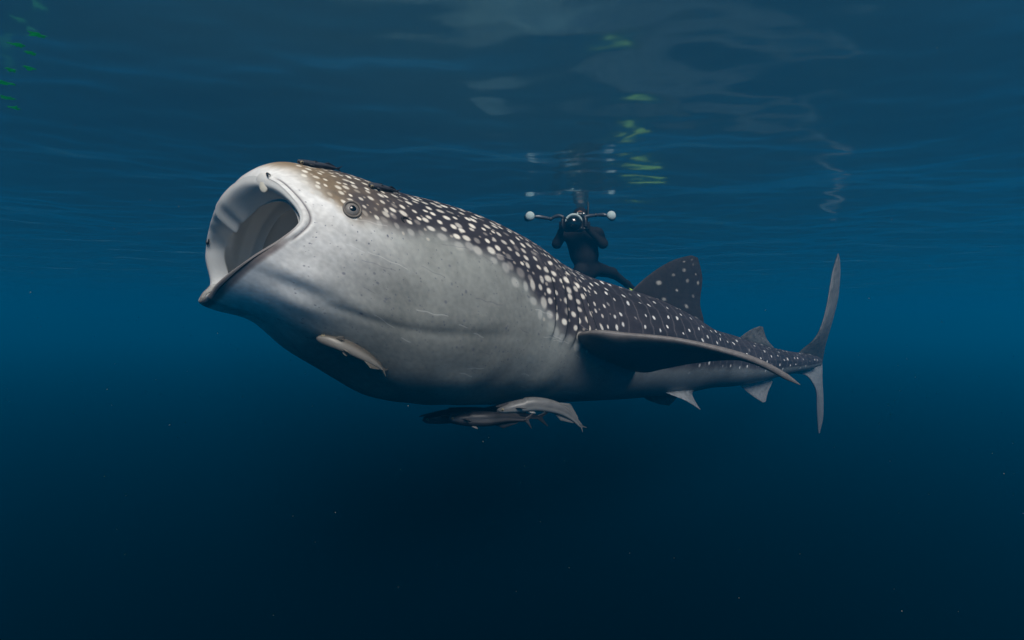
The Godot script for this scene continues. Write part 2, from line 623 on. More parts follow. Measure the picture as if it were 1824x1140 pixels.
		if trunk > 0.2:      # thin pale bars between the columns of spots
			var sl := s + step * 0.5
			var wob := rng.randf_range(-0.02, 0.02)
			var a2 := 12.0
			while a2 < edge_of_dark(s) - 4.0:
				stamp(im, sl + wob * sin(a2 * 0.09) + 0.012 * sin(a2 * 0.31), a2, 0.007, 0.02, ring, Vector3(150, 146, 146), 0.24 * trunk)
				a2 += 0.018 / ring * 180.0
		s += step
		odd = 1 - odd
	# dark freckles on the pale side
	for i in 560:
		var fs := rng.randf_range(0.1, 1.9)
		var fa := rng.randf_range(edge_of_dark(fs) + 2.0, 176.0)
		var r := rng.randf_range(0.002, 0.0045) if rng.randf() < 0.9 else rng.randf_range(0.005, 0.008)
		stamp(im, fs, fa, r, r * rng.randf_range(0.7, 1.2), 1.9, Vector3(88, 86, 96), rng.randf_range(0.3, 0.75))
	# old scratches
	for i in 46:
		var fs := rng.randf_range(0.3, 2.2)
		var fa := rng.randf_range(70.0, 165.0)
		var dir := rng.randf_range(-0.5, 0.5)
		var light := rng.randf() < 0.5
		for k in int(rng.randf_range(12, 50)):
			stamp(im, fs + k * 0.004, fa + k * 0.14 * dir + 0.25 * sin(k * 0.3 + i), 0.004, 0.0022, 1.9, Vector3(232, 232, 230) if light else Vector3(96, 92, 98), 0.22)
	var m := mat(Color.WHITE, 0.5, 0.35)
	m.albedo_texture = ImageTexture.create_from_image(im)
	m.texture_repeat = false
	return m

func stamp(im: Image, s: float, a: float, rl: float, ra: float, ring: float, c: Vector3, strong: float) -> void:
	var u := tex_u(s, deg_to_rad(a)) * TW
	var v := a / 180.0 * TH
	var pl := TW * (0.78 / (LONG - HEAD) if s >= HEAD else 0.22 / HEAD)
	var pa := TH / ring
	var ru := rl * pl
	var rv := ra * pa
	for y in range(maxi(0, int(v - rv * 1.5)), mini(TH, int(v + rv * 1.5) + 2)):
		for x in range(maxi(0, int(u - ru * 1.5)), mini(TW, int(u + ru * 1.5) + 2)):
			var q := Vector2((x - u) / maxf(ru, 0.6), (y - v) / maxf(rv, 0.6)).length()
			if q < 1.45:
				var k := strong * (1.0 - smoothstep(0.6, 1.4, q))
				im.set_pixel(x, y, im.get_pixel(x, y).lerp(Color(c.x / 255.0, c.y / 255.0, c.z / 255.0), k))

func lip_band(d: float) -> float:      # breadth of the lip's front face; d is negative on the far side
	if d < 0.0:
		return curve([0.0, 60.0, 85.0, 110.0, 140.0, 180.0], [0.17, 0.15, 0.13, 0.12, 0.10, 0.06], -d)
	return curve([0.0, 60.0, 85.0, 100.0, 120.0, 150.0, 180.0], [0.17, 0.14, 0.07, 0.03, 0.03, 0.05, 0.06], d)

func mouth(mesh: ArrayMesh, cols: int) -> void:
	var f := frame(0.0)
	var c := Vector3(-1.35, 0.35, -2.5)
	var rows := 120
	var inner_t := [0.0, 0.10, 0.20, 0.28, 0.33, 0.37, 0.41, 0.46, 0.6, 0.75, 0.88, 1.0]
	var inner_s := [0.0, 0.025, 0.07, 0.12, 0.135, 0.15, 0.15, 0.17, 0.28, 0.40, 0.46, 0.47]
	var inner_r := [1.0, 1.0, 1.0, 0.98, 0.88, 0.80, 0.86, 0.97, 0.95, 0.82, 0.5, 0.001]
	var p := PackedVector3Array()
	p.resize(rows * cols)
	var tint := PackedColorArray()
	tint.resize(rows * cols)
	for j in cols:
		var th := TAU * j / NT - PI
		var d := absf(rad_to_deg(th))
		var s0 := curve(rim_deg, rim_s, d) + gape(th)
		var n0 := curve(rim_deg, rim_n, d) * signf(th)
		var u0 := curve(rim_deg, rim_u, d)
		var band := lip_band(rad_to_deg(th)) * (1.0 + 0.22 * soft.get_noise_2d(cos(th) * 0.6, sin(th) * 0.6))
		var to := Vector2(-n0, -0.02 - u0)
		var l := to.length()
		to = to / l
		for i in rows:
			var w := float(i) / (rows - 1)
			# lip, then the undercut and the cheek, then the back wall
			var s := 0.0
			var nn := 0.0
			var uu := 0.0
			if w < 0.3:
				var t := w / 0.3
				nn = n0 + to.x * band * t
				uu = u0 + to.y * band * t
				s = s0 - 0.04 * sin(PI * t) * (0.3 + 0.7 * band / 0.17) + 0.05 * t * t + 0.012 * soft.get_noise_3d(cos(th) * 0.6, sin(th) * 0.6, w * 2.0)
			else:
				var t := (w - 0.3) / 0.7
				var open := curve(inner_t, inner_r, t)
				var k := smoothstep(0.0, 0.2, t)
				nn = lerpf(n0 + to.x * band, 0.45 * sin(th), k) * open
				uu = -0.02 + (lerpf(u0 + to.y * band + 0.02, 0.26 * cos(th), k)) * open - 0.05 * smoothstep(0.5, 0.9, t)
				s = lerpf(s0, 0.02, k) + 0.05 + curve(inner_t, inner_s, t)
			p[i * cols + j] = c + f[1] * s + f[2] * nn + f[3] * uu
			var lip := (1.0 - smoothstep(0.05 if th < 0.0 else 0.16, 0.12 if th < 0.0 else 0.28, w)) * smoothstep(100.0, 114.0, d)
			tint[i * cols + j] = Color(0.44, 0.44, 0.43).lerp(Color(0.42, 0.42, 0.41), smoothstep(0.28, 0.4, w)).lerp(Color(0.17, 0.14, 0.13), lip * 0.85)
	var m := mat(Color.WHITE, 0.5, 0.4)
	m.vertex_color_use_as_albedo = true
	sheet(mesh, p, rows, cols, false, m, PackedVector2Array(), tint, true)

func shark_fins(mesh: ArrayMesh) -> void:
	var m := mat(Color.WHITE, 0.5, 0.35)
	m.vertex_color_use_as_albedo = true
	var grain := FastNoiseLite.new()
	grain.seed = 21
	grain.frequency = 22.0
	grain.fractal_octaves = 3
	var spots := [[0.18, 0.25], [0.22, 0.55], [0.3, 0.38], [0.36, 0.72], [0.42, 0.2], [0.46, 0.5], [0.52, 0.85], [0.58, 0.3], [0.62, 0.62], [0.7, 0.42], [0.74, 0.78], [0.8, 0.25], [0.84, 0.6], [0.9, 0.45], [0.28, 0.9], [0.12, 0.75], [0.12, 0.42], [0.67, 0.9]]
	var back := func(t: float, x: float, side: float, p: Vector3) -> Color:
		var k := 0.0
		for i in spots.size():
			var q := Vector2((t - spots[i][0]) * 0.75, (x - spots[i][1] - side * 0.03) * 0.62 * (1.0 - 0.55 * t)).length()
			k = maxf(k, (1.0 - smoothstep(0.006, 0.006 + 0.003 * (i % 5) + 0.006, q)) * (0.8 - 0.6 * t) * (0.4 + 0.12 * ((i * 7) % 6)))
		var g := 1.0 + 0.35 * grain.get_noise_3dv(p)
		return Color(0.026 * g, 0.025 * g, 0.028 * g).lerp(Color(0.62, 0.6, 0.55), k)
	var wing := func(t: float, x: float, side: float, p: Vector3) -> Color:
		var g := 1.0 + 0.35 * grain.get_noise_3dv(p)
		var under := smoothstep(0.08, 0.2, x) * (1.0 if side < 0.0 else 0.0)
		return Color(0.15 * g, 0.135 * g, 0.13 * g).lerp(Color(0.14, 0.15, 0.16), under)  # underside shade painted in; its own skin would be whitish
	var wing2 := func(t: float, x: float, side: float, p: Vector3) -> Color: return wing.call(t, x, -side, p)
	var tail := func(t: float, x: float, _side: float, p: Vector3) -> Color:
		var g := 1.0 + 0.9 * grain.get_noise_3dv(p * 0.8)
		var k := 0.032 + 0.06 * smoothstep(0.25, 0.6, t)
		return Color(k * g, k * 1.02 * g, k * 1.04 * g)
	var under := func(t: float, x: float, _side: float, p: Vector3) -> Color:
		var g := 1.0 + 0.5 * grain.get_noise_3dv(p)
		return Color(0.17 * g, 0.18 * g, 0.19 * g).lerp(Color(0.12, 0.12, 0.13), smoothstep(0.5, 1.0, t) * 0.7)
	# near pectoral fin, then the far one, mirrored through the body's middle plane
	var lead := [spot(985, 612, 3.75), spot(1048, 592, 3.24), spot(1120, 596, 3.2), spot(1200, 604, 3.16), spot(1280, 622, 3.14), spot(1350, 645, 3.16), spot(1425, 685, 3.22)]
	var trail := [spot(1120, 660, 4.1), spot(1150, 664, 3.85), spot(1180, 658, 3.72), spot(1240, 647, 3.58), spot(1310, 642, 3.42), spot(1370, 654, 3.3), spot(1425, 686, 3.23)]
	fin(mesh, lead, trail, 0.11, 0.035, m, wing, 80, 40, 0.3)
	var f := frame(2.3)
	var y := yaw_at(2.3)
	var n := Vector3(sin(y), 0.0, cos(y))
	var lead2 := []
	var trail2 := []
	for q in lead: lead2.append(q - n * 2.0 * (q - f[0]).dot(n) + Vector3(0, 0.1, 0))
	for q in trail: trail2.append(q - n * 2.0 * (q - f[0]).dot(n) + Vector3(0, 0.1, 0))
	fin(mesh, lead2, trail2, 0.08, 0.022, m, wing2, 40, 20)
	# first dorsal fin
	fin(mesh, [spot(1108, 545, 4.72), spot(1128, 515, 4.7), spot(1165, 483, 4.85), spot(1200, 463, 5.05), spot(1229, 455, 5.25)],
		[spot(1215, 600, 5.2), spot(1252, 579, 5.36), spot(1247, 540, 5.33), spot(1251, 495, 5.33), spot(1243, 459, 5.3)], 0.06, 0.02, m, back, 110, 70)
	# second dorsal fin
	fin(mesh, [spot(1305, 622, 5.95), spot(1315, 604, 5.97), spot(1336, 588, 6.08), spot(1353, 581, 6.18)],
		[spot(1360, 640, 6.3), spot(1380, 624, 6.42), spot(1366, 604, 6.34), spot(1359, 582, 6.22)], 0.035, 0.012, m, tail, 28, 18)
	# anal fin
	fin(mesh, [spot(1312, 672, 5.9), spot(1320, 688, 5.92), spot(1340, 705, 6.02), spot(1358, 717, 6.12)],
		[spot(1360, 660, 6.25), spot(1376, 676, 6.35), spot(1368, 698, 6.26), spot(1364, 715, 6.16)], 0.035, 0.012, m, under, 28, 18)
	# pelvic fins
	fin(mesh, [spot(1160, 690, 4.65), spot(1192, 702, 4.62), spot(1222, 714, 4.68), spot(1247, 730, 4.8)],
		[spot(1225, 670, 5.05), spot(1243, 688, 5.05), spot(1233, 702, 4.95), spot(1247, 729, 4.82)], 0.04, 0.012, m, under, 28, 18)
	fin(mesh, [spot(1135, 690, 5.0), spot(1148, 709, 5.02), spot(1172, 719, 5.1), spot(1192, 722, 5.2)],
		[spot(1195, 690, 5.4), spot(1206, 704, 5.42), spot(1201, 714, 5.35), spot(1194, 721, 5.24)], 0.04, 0.012, m, tail, 28, 18)
	# tail fin: upper and lower lobe
	fin(mesh, [spot(1405, 648, 6.85), spot(1426, 625, 6.98), spot(1450, 604, 7.15), spot(1463, 580, 7.3), spot(1473, 541, 7.5), spot(1482, 487, 7.75), spot(1492, 452, 7.95)],
		[spot(1464, 650, 7.4), spot(1466, 640, 7.45), spot(1471, 614, 7.5), spot(1484, 569, 7.62), spot(1494, 525, 7.75), spot(1497, 477, 7.88), spot(1494, 451, 7.96)], 0.06, 0.03, m, tail)
	fin(mesh, [spot(1405, 650, 6.85), spot(1412, 664, 6.9), spot(1434, 668, 7.0), spot(1446, 680, 7.1), spot(1454, 700, 7.25), spot(1455, 732, 7.4), spot(1457, 771, 7.6)],
		[spot(1464, 640, 7.4), spot(1465, 652, 7.45), spot(1465, 670, 7.45), spot(1466, 695, 7.5), spot(1467, 720, 7.55), spot(1466, 746, 7.6), spot(1460, 772, 7.62)], 0.05, 0.02, m, under)

func skin(s: float, deg: float) -> Array:     # point on the skin and the way out
	var th := deg_to_rad(deg)
	var r := rim(th)
	var q := func(ss: float, tt: float) -> Vector3:
		var f := frame(ss)
		var p := hull(ss, tt, f, girth(ss))
		var e: float = ss - r[0]
		if ss < HEAD:
			var gap: Vector3 = r[1] - hull(r[0], tt, frame(r[0]), girth(r[0]))
			p += gap * pow(1.0 - clampf(e / (HEAD - r[0]), 0.0, 1.0), lerpf(2.8, 1.5, smoothstep(1.7, 2.4, absf(tt))))
		return p + (f[2] * sin(tt) + f[3] * cos(tt)) * relief(ss, tt, e)
	var p: Vector3 = q.call(s, th)
	var along: Vector3 = q.call(s + 0.02, th) - p
	var round_: Vector3 = q.call(s, th + 0.03) - p
	var out := along.cross(round_).normalized()
	if out.dot(p - frame(s)[0]) < 0.0: out = -out
	return [p, out, along.normalized()]

func ball(mesh: ArrayMesh, at: Vector3, out: Vector3, along: Vector3, r: Vector3, material: Material, seg := 24, to := PI) -> void:   # r: along, across, outwards
	var rows := seg / 2 + 1
	var p := PackedVector3Array()
	var side := out.cross(along).normalized()
	for i in rows:
		var a := to * i / (rows - 1)
		for j in seg + 1:
			var b := TAU * j / seg
			p.append(at + along * r.x * sin(a) * cos(b) + side * r.y * sin(a) * sin(b) + out * r.z * cos(a))
	sheet(mesh, p, rows, seg + 1, true, material, PackedVector2Array(), PackedColorArray(), true)

func ring(mesh: ArrayMesh, at: Vector3, out: Vector3, along: Vector3, r: float, thick: float, material: Material) -> void:
	var p := PackedVector3Array()
	var side := out.cross(along).normalized()
	for i in 33:
		var b := TAU * i / 32
		var d := along * cos(b) + side * sin(b)
		for j in 11:
			var c := TAU * j / 10
			p.append(at + d * (r + thick * cos(c)) + out * thick * sin(c))
	sheet(mesh, p, 33, 11, true, material, PackedVector2Array(), PackedColorArray(), true)

func shark_details(root: Node3D) -> void:
	var grey := mat(Color(0.46, 0.44, 0.42), 0.35, 0.5)
	var lid := mat(Color(0.40, 0.37, 0.34), 0.5)
	var black := mat(Color(0.02, 0.02, 0.022), 0.2, 0.6)
	var dark := mat(Color(0.10, 0.09, 0.09), 0.6)
	for side in [1.0, -1.0]:
		var k := skin(0.343, 89.0 * side)
		var p: Vector3 = k[0]
		var out: Vector3 = k[1]
		var along: Vector3 = k[2]
		var m := ArrayMesh.new()
		ball(m, p - out * 0.012, out, along, Vector3(0.037, 0.037, 0.028), grey)
		var eye := part("eye", m, null, root)
		m = ArrayMesh.new()
		ball(m, p + out * 0.0105, out, along, Vector3(0.017, 0.016, 0.008), black)
		part("pupil", m, null, eye)
		m = ArrayMesh.new()
		ring(m, p + out * 0.003, out, along, 0.038, 0.006, lid)
		part("eyelid", m, null, eye)
		# spiracle: a small crescent slit
		var pts := []
		for i in 7:
			var a := lerpf(2.2, 5.6, i / 6.0)
			var q := skin(0.607 + 0.022 * cos(a), (83.0 + 2.4 * sin(a)) * side)
			pts.append(q[0] + q[1] * 0.001)
		m = ArrayMesh.new()
		tube(m, pts, [0.001, 0.004, 0.006, 0.007, 0.006, 0.004, 0.001], dark, 10, 4)
		part("spiracle", m, null, root)
		# gill slits
		for g in gills:
			pts = []
			for i in 9:
				var a := lerpf(73.0, 114.0, i / 8.0)
				var q := skin(g + 0.02 * (a - 95.0) / 20.0 - gill_bend(a) + 0.006, a * side)
				pts.append(q[0] - q[1] * 0.002)
			m = ArrayMesh.new()
			tube(m, pts, [0.001, 0.004, 0.007, 0.008, 0.008, 0.008, 0.007, 0.004, 0.001], dark, 8, 4)
			part("gill_slit", m, null, root)
		# nostril with its flap on the upper lip
		var f := frame(0.0)
		var c := Vector3(-1.35, 0.35, -2.5)
		var at: Vector3 = c + f[1] * 0.024 + f[2] * 0.36 * side + f[3] * 0.195
		var fwd: Vector3 = (-f[1] * 0.8 + f[2] * side * 0.3 + f[3] * 0.5).normalized()
		m = ArrayMesh.new()
		ball(m, at - fwd * 0.005, fwd, f[3], Vector3(0.034, 0.04, 0.018), mat(Color(0.80, 0.79, 0.77), 0.5))
		var nos := part("nostril", m, null, root)
		m = ArrayMesh.new()
		tube(m, [at + f[3] * 0.016 + f[1] * 0.03 + f[2] * side * 0.026, at + f[3] * 0.006 + f[1] * 0.022 + f[2] * side * 0.036 + fwd * 0.012, at - f[3] * 0.008 + f[1] * 0.02 + f[2] * side * 0.04 + fwd * 0.008], [0.003, 0.006, 0.003], black, 8, 6)
		part("slit", m, null, nos)
		m = ArrayMesh.new()
		var flap_skin := mat(Color(0.70, 0.68, 0.63), 0.5)
		ball(m, at - f[3] * 0.036 + f[1] * 0.004 + f[2] * side * 0.006, (fwd + f[2] * side * 0.4).normalized(), f[3], Vector3(0.03, 0.02, 0.011), flap_skin)
		if side < 0.0:
			m = ArrayMesh.new()
			var curl := []
			for i in 7:
				var b := lerpf(-0.3, 2.9, i / 6.0)
				curl.append(c + f[1] * -0.034 + f[2] * side * (0.335 + 0.024 * cos(b)) + f[3] * (0.175 - 0.024 * sin(b)))
			tube(m, curl, [0.001, 0.004, 0.005, 0.006, 0.005, 0.004, 0.001], dark, 8, 4)
		part("nasal_flap", m, null, nos)
	# fine ridges of the tooth band inside the lower lip
	var rm := mat(Color(0.52, 0.51, 0.49), 0.5)
	var f0 := frame(0.0)
	var c0 := Vector3(-1.35, 0.35, -2.5)
	for side in [1.0, -1.0]:
		var m2 := ArrayMesh.new()
		for i in 34:
			var d := lerpf(104.0 if side < 0.0 else 118.0, 172.0, i / 33.0)
			var pts := []
			for k in 4:
				var t := 0.2 + 0.24 * k
				var w := lip_band(d * side) * t
				var n0 := curve(rim_deg, rim_n, d)
				var u0 := curve(rim_deg, rim_u, d)
				var to := Vector2(-n0, -0.02 - u0).normalized()
				pts.append(c0 + f0[1] * (curve(rim_deg, rim_s, d) + gape(deg_to_rad(d) * side) - 0.04 * sin(PI * t) * (0.3 + 0.7 * lip_band(d * side) / 0.17) + 0.05 * t * t) + f0[2] * (n0 + to.x * w) * side + f0[3] * (u0 + to.y * w))
			tube(m2, pts, [0.001, 0.0025, 0.0025, 0.001], rm, 5, 2)
		var tb := part("tooth_band", m2, null, root)
		tb.set_meta("kind", "stuff")

# A remora along points from snout to tail; up points to the side of its back, tall and wide are half sizes in the middle.
func remora(label: String, pts: Array, up: Vector3, tall: float, wide: float, shade: Color, pale: Color, mark := 0.0, fork := 1.0) -> Node3D:
	var root := thing("remora", label, "remora", pts[0], "remoras riding along with the whale shark")
	var at: Vector3 = pts[0]
	var loc := []
	for q in pts: loc.append(q - at)
	var grain := FastNoiseLite.new()
	grain.seed = 31
	grain.frequency = 16.0
	var m := mat(Color.WHITE, 0.4, 0.4)
	m.vertex_color_use_as_albedo = true
	var mesh := ArrayMesh.new()
	var rows := 49
	var seg := 24
	var p := PackedVector3Array()
	var tint := PackedColorArray()
	var ln := 0.0
	for i in 20: ln += (curve3(loc, (i + 1) / 20.0) - curve3(loc, i / 20.0)).length()
	var prof_x := [0.0, 0.04, 0.12, 0.25, 0.4, 0.55, 0.7, 0.85, 0.95, 1.0]
	var prof_h := [0.06, 0.38, 0.72, 0.98, 1.0, 0.92, 0.7, 0.42, 0.27, 0.22]
	var prof_w := [0.1, 0.65, 1.0, 1.0, 0.9, 0.78, 0.55, 0.28, 0.12, 0.06]
	for i in rows + 1:
		var t := minf(float(i) / (rows - 1), 1.0)
		var tt := 0.96 * (0.45 * t + 0.55 * t * t)
		var c := curve3(loc, tt)
		var d := (curve3(loc, tt + 0.03) - curve3(loc, tt - 0.03)).normalized()
		var u := (up - d * up.dot(d)).normalized()
		var n := d.cross(u)
		var hh: float = curve(prof_x, prof_h, tt) * tall if i < rows else 0.0
		var ww: float = curve(prof_x, prof_w, tt) * wide if i < rows else 0.0
		for j in seg + 1:
			var a := TAU * j / seg
			var cs := cos(a)
			var flat := 0.82 if cs > 0.0 and tt < 0.3 else 1.0         # flat crown that carries the disc
			p.append(c + u * hh * cs * flat + n * ww * sin(a))
			var g := 1.0 + 0.35 * grain.get_noise_3dv(p[-1])
			var k := smoothstep(-0.1, 0.5, -cs)
			if mark > 0.0: k = maxf(0.0, 1.0 - absf(cs + 0.15) * 3.0) * mark
			tint.append(Color(shade.r * g, shade.g * g, shade.b * g).lerp(pale, k))
	sheet(mesh, p, rows + 1, seg + 1, false, m, PackedVector2Array(), tint, true)
	var paint := func(t: float, _x: float, _s: float, _p: Vector3) -> Color: return shade.lerp(pale, 0.25 * (1.0 - t))
	var fr := func(t: float) -> Array:
		var c := curve3(loc, t)
		var d := (curve3(loc, t + 0.03) - curve3(loc, t - 0.03)).normalized()
		var u := (up - d * up.dot(d)).normalized()
		return [c, d, u, d.cross(u)]
	var e: Array = fr.call(0.93)
	var b: float = tall
	# forked tail
	for k in [1.0, -1.0]:
		fin(mesh, [e[0] - e[1] * 0.02, e[0] + e[2] * k * b * fork * 0.55 + e[1] * ln * (0.5 + 0.5 * fork) * 0.05, e[0] + e[2] * k * b * fork * 1.15 + e[1] * ln * (0.5 + 0.5 * fork) * 0.115],
			[e[0] + e[1] * ln * (0.5 + 0.5 * fork) * 0.06, e[0] + e[2] * k * b * fork * 0.4 + e[1] * ln * (0.5 + 0.5 * fork) * 0.085, e[0] + e[2] * k * b * fork * 1.1 + e[1] * ln * (0.5 + 0.5 * fork) * 0.13], 0.012, 0.004, m, paint, 14, 8)
	# long low fins above and below the rear half
	for k in [1.0, -1.0]:
		var a0: Array = fr.call(0.56)
		var a1: Array = fr.call(0.68)
		var a2: Array = fr.call(0.86)
		fin(mesh, [a0[0] + a0[2] * k * b * 0.7, a1[0] + a1[2] * k * b * 1.15 - a1[1] * ln * 0.02, a1[0] + a1[2] * k * b * 1.35 + a1[1] * ln * 0.02],
			[a2[0] + a2[2] * k * b * 0.3, a2[0] + a2[2] * k * b * 0.55, a1[0] + a1[2] * k * b * 1.3 + a1[1] * ln * 0.04], 0.010, 0.003, m, paint, 14, 8)
	# pectoral and pelvic fins
	for k in [1.0, -1.0]:
		var a0: Array = fr.call(0.2)
		fin(mesh, [a0[0] + a0[3] * k * wide * 0.8, a0[0] + a0[3] * k * wide * 1.5 + a0[1] * ln * 0.04 + a0[2] * b * 0.15, a0[0] + a0[3] * k * wide * 1.9 + a0[1] * ln * 0.11],
			[a0[0] + a0[3] * k * wide * 0.7 + a0[1] * ln * 0.05 - a0[2] * b * 0.1, a0[0] + a0[3] * k * wide * 1.2 + a0[1] * ln * 0.09 - a0[2] * b * 0.25, a0[0] + a0[3] * k * wide * 1.8 + a0[1] * ln * 0.115 - a0[2] * b * 0.05], 0.008, 0.003, m, paint, 12, 8)
		a0 = fr.call(0.3)
		fin(mesh, [a0[0] - a0[2] * b * 0.85 + a0[3] * k * wide * 0.3, a0[0] - a0[2] * b * 1.15 + a0[3] * k * wide * 0.5 + a0[1] * ln * 0.05, a0[0] - a0[2] * b * 1.25 + a0[3] * k * wide * 0.5 + a0[1] * ln * 0.09],
			[a0[0] - a0[2] * b * 0.8 + a0[3] * k * wide * 0.3 + a0[1] * ln * 0.06, a0[0] - a0[2] * b * 0.95 + a0[3] * k * wide * 0.4 + a0[1] * ln * 0.08, a0[0] - a0[2] * b * 1.2 + a0[3] * k * wide * 0.5 + a0[1] * ln * 0.1], 0.008, 0.003, m, paint, 10, 6)
	part("body", mesh, null, root)
	var h: Array = fr.call(0.09)
	# ridged suction disc on the crown
	mesh = ArrayMesh.new()
	ball(mesh, h[0] + h[2] * curve(prof_x, prof_h, 0.11) * tall * 0.78 + h[1] * ln * 0.02, h[2], h[1], Vector3(ln * 0.085, wide * 0.6, tall * 0.12), mat(Color(0.2, 0.2, 0.21), 0.6), 20)
	var disc := part("suction_disc", mesh, null, root)
	mesh = ArrayMesh.new()
	for i in 9:
		var x := lerpf(-0.05, 0.09, i / 8.0)
		var wd := wide * 0.5 * sqrt(maxf(0.05, 1.0 - pow((x - 0.02) / 0.085, 2.0)))
		var k: Array = fr.call(0.09 + x)
		var c: Vector3 = k[0] + k[2] * (curve(prof_x, prof_h, 0.09 + x) * tall * 0.82 + 0.002)
		tube(mesh, [c - h[3] * wd, c, c + h[3] * wd], [0.001, 0.002, 0.001], mat(Color(0.3, 0.3, 0.31), 0.6), 6, 2)
	part("ridges", mesh, null, disc)
	for k in [1.0, -1.0]:
		mesh = ArrayMesh.new()
		ball(mesh, h[0] + h[3] * k * wide * curve(prof_x, prof_w, 0.086) * 0.95 + h[2] * tall * 0.08, h[3] * k, h[1], Vector3(0.009, 0.009, 0.006), mat(Color(0.5, 0.46, 0.36), 0.3), 12)
		var eye := part("eye", mesh, null, root)
		mesh = ArrayMesh.new()
		ball(mesh, h[0] + h[3] * k * (wide * curve(prof_x, prof_w, 0.086) * 0.95 + 0.004) + h[2] * tall * 0.08, h[3] * k, h[1], Vector3(0.005, 0.005, 0.003), mat(Color(0.01, 0.01, 0.01), 0.2), 10)
		part("pupil", mesh, null, eye)
	return root

func build_remoras() -> void:
	var black := Color(0.012, 0.012, 0.014)
	var coal := Color(0.05, 0.05, 0.055)
	var on := func(list: Array, h: float) -> Array:
		var r := []
		for q in list:
			var k := skin(q[0], q[1])
			r.append(k[0] + k[1] * h)
		return r
	remora("slender black remora lying on the crown of the shark's snout", on.call([[0.19, 46.0], [0.27, 44.0], [0.34, 41.0], [0.41, 38.0]], 0.013), -skin(0.3, 43.0)[1], 0.016, 0.02, black, coal)
	remora("small black remora on the shark's back above and behind its eye", on.call([[0.47, 62.0], [0.53, 60.0], [0.59, 57.0], [0.65, 54.0]], 0.012), -skin(0.55, 59.0)[1], 0.015, 0.018, black, coal)
	remora("pale beige remora clinging to the shark's throat below the jaw", on.call([[0.285, 166.0], [0.37, 162.0], [0.46, 160.5], [0.54, 160.5], [0.59, 161.5]], 0.024), -skin(0.4, 160.0)[1], 0.036, 0.03, Color(0.085, 0.075, 0.062), Color(0.17, 0.155, 0.135), 0.0, 0.6)
	remora("long black remora under the belly, farthest of the three there", [spot(752, 748, 3.42), spot(790, 741, 3.44), spot(840, 738, 3.5), spot(900, 738, 3.58), spot(968, 744, 3.68)], Vector3(0.1, 1, 0), 0.052, 0.05, black, coal)
	remora("charcoal remora with a lighter flank stripe in front of the long black one", [spot(800, 744, 3.28), spot(830, 745, 3.28), spot(868, 746, 3.3), spot(905, 745, 3.36), spot(942, 748, 3.44)], Vector3(0.1, 1, 0), 0.05, 0.045, Color(0.03, 0.03, 0.033), Color(0.14, 0.13, 0.13), 0.9)
	remora("silver grey remora with its tail bent down, under the belly at right", [spot(885, 731, 3.12), spot(915, 724, 3.12), spot(955, 720, 3.14), spot(992, 727, 3.18), spot(1018, 742, 3.22), spot(1038, 762, 3.26)], Vector3(0.12, 1, 0.1), 0.044, 0.042, Color(0.10, 0.10, 0.10), Color(0.24, 0.24, 0.235), 0.0, 0.4)

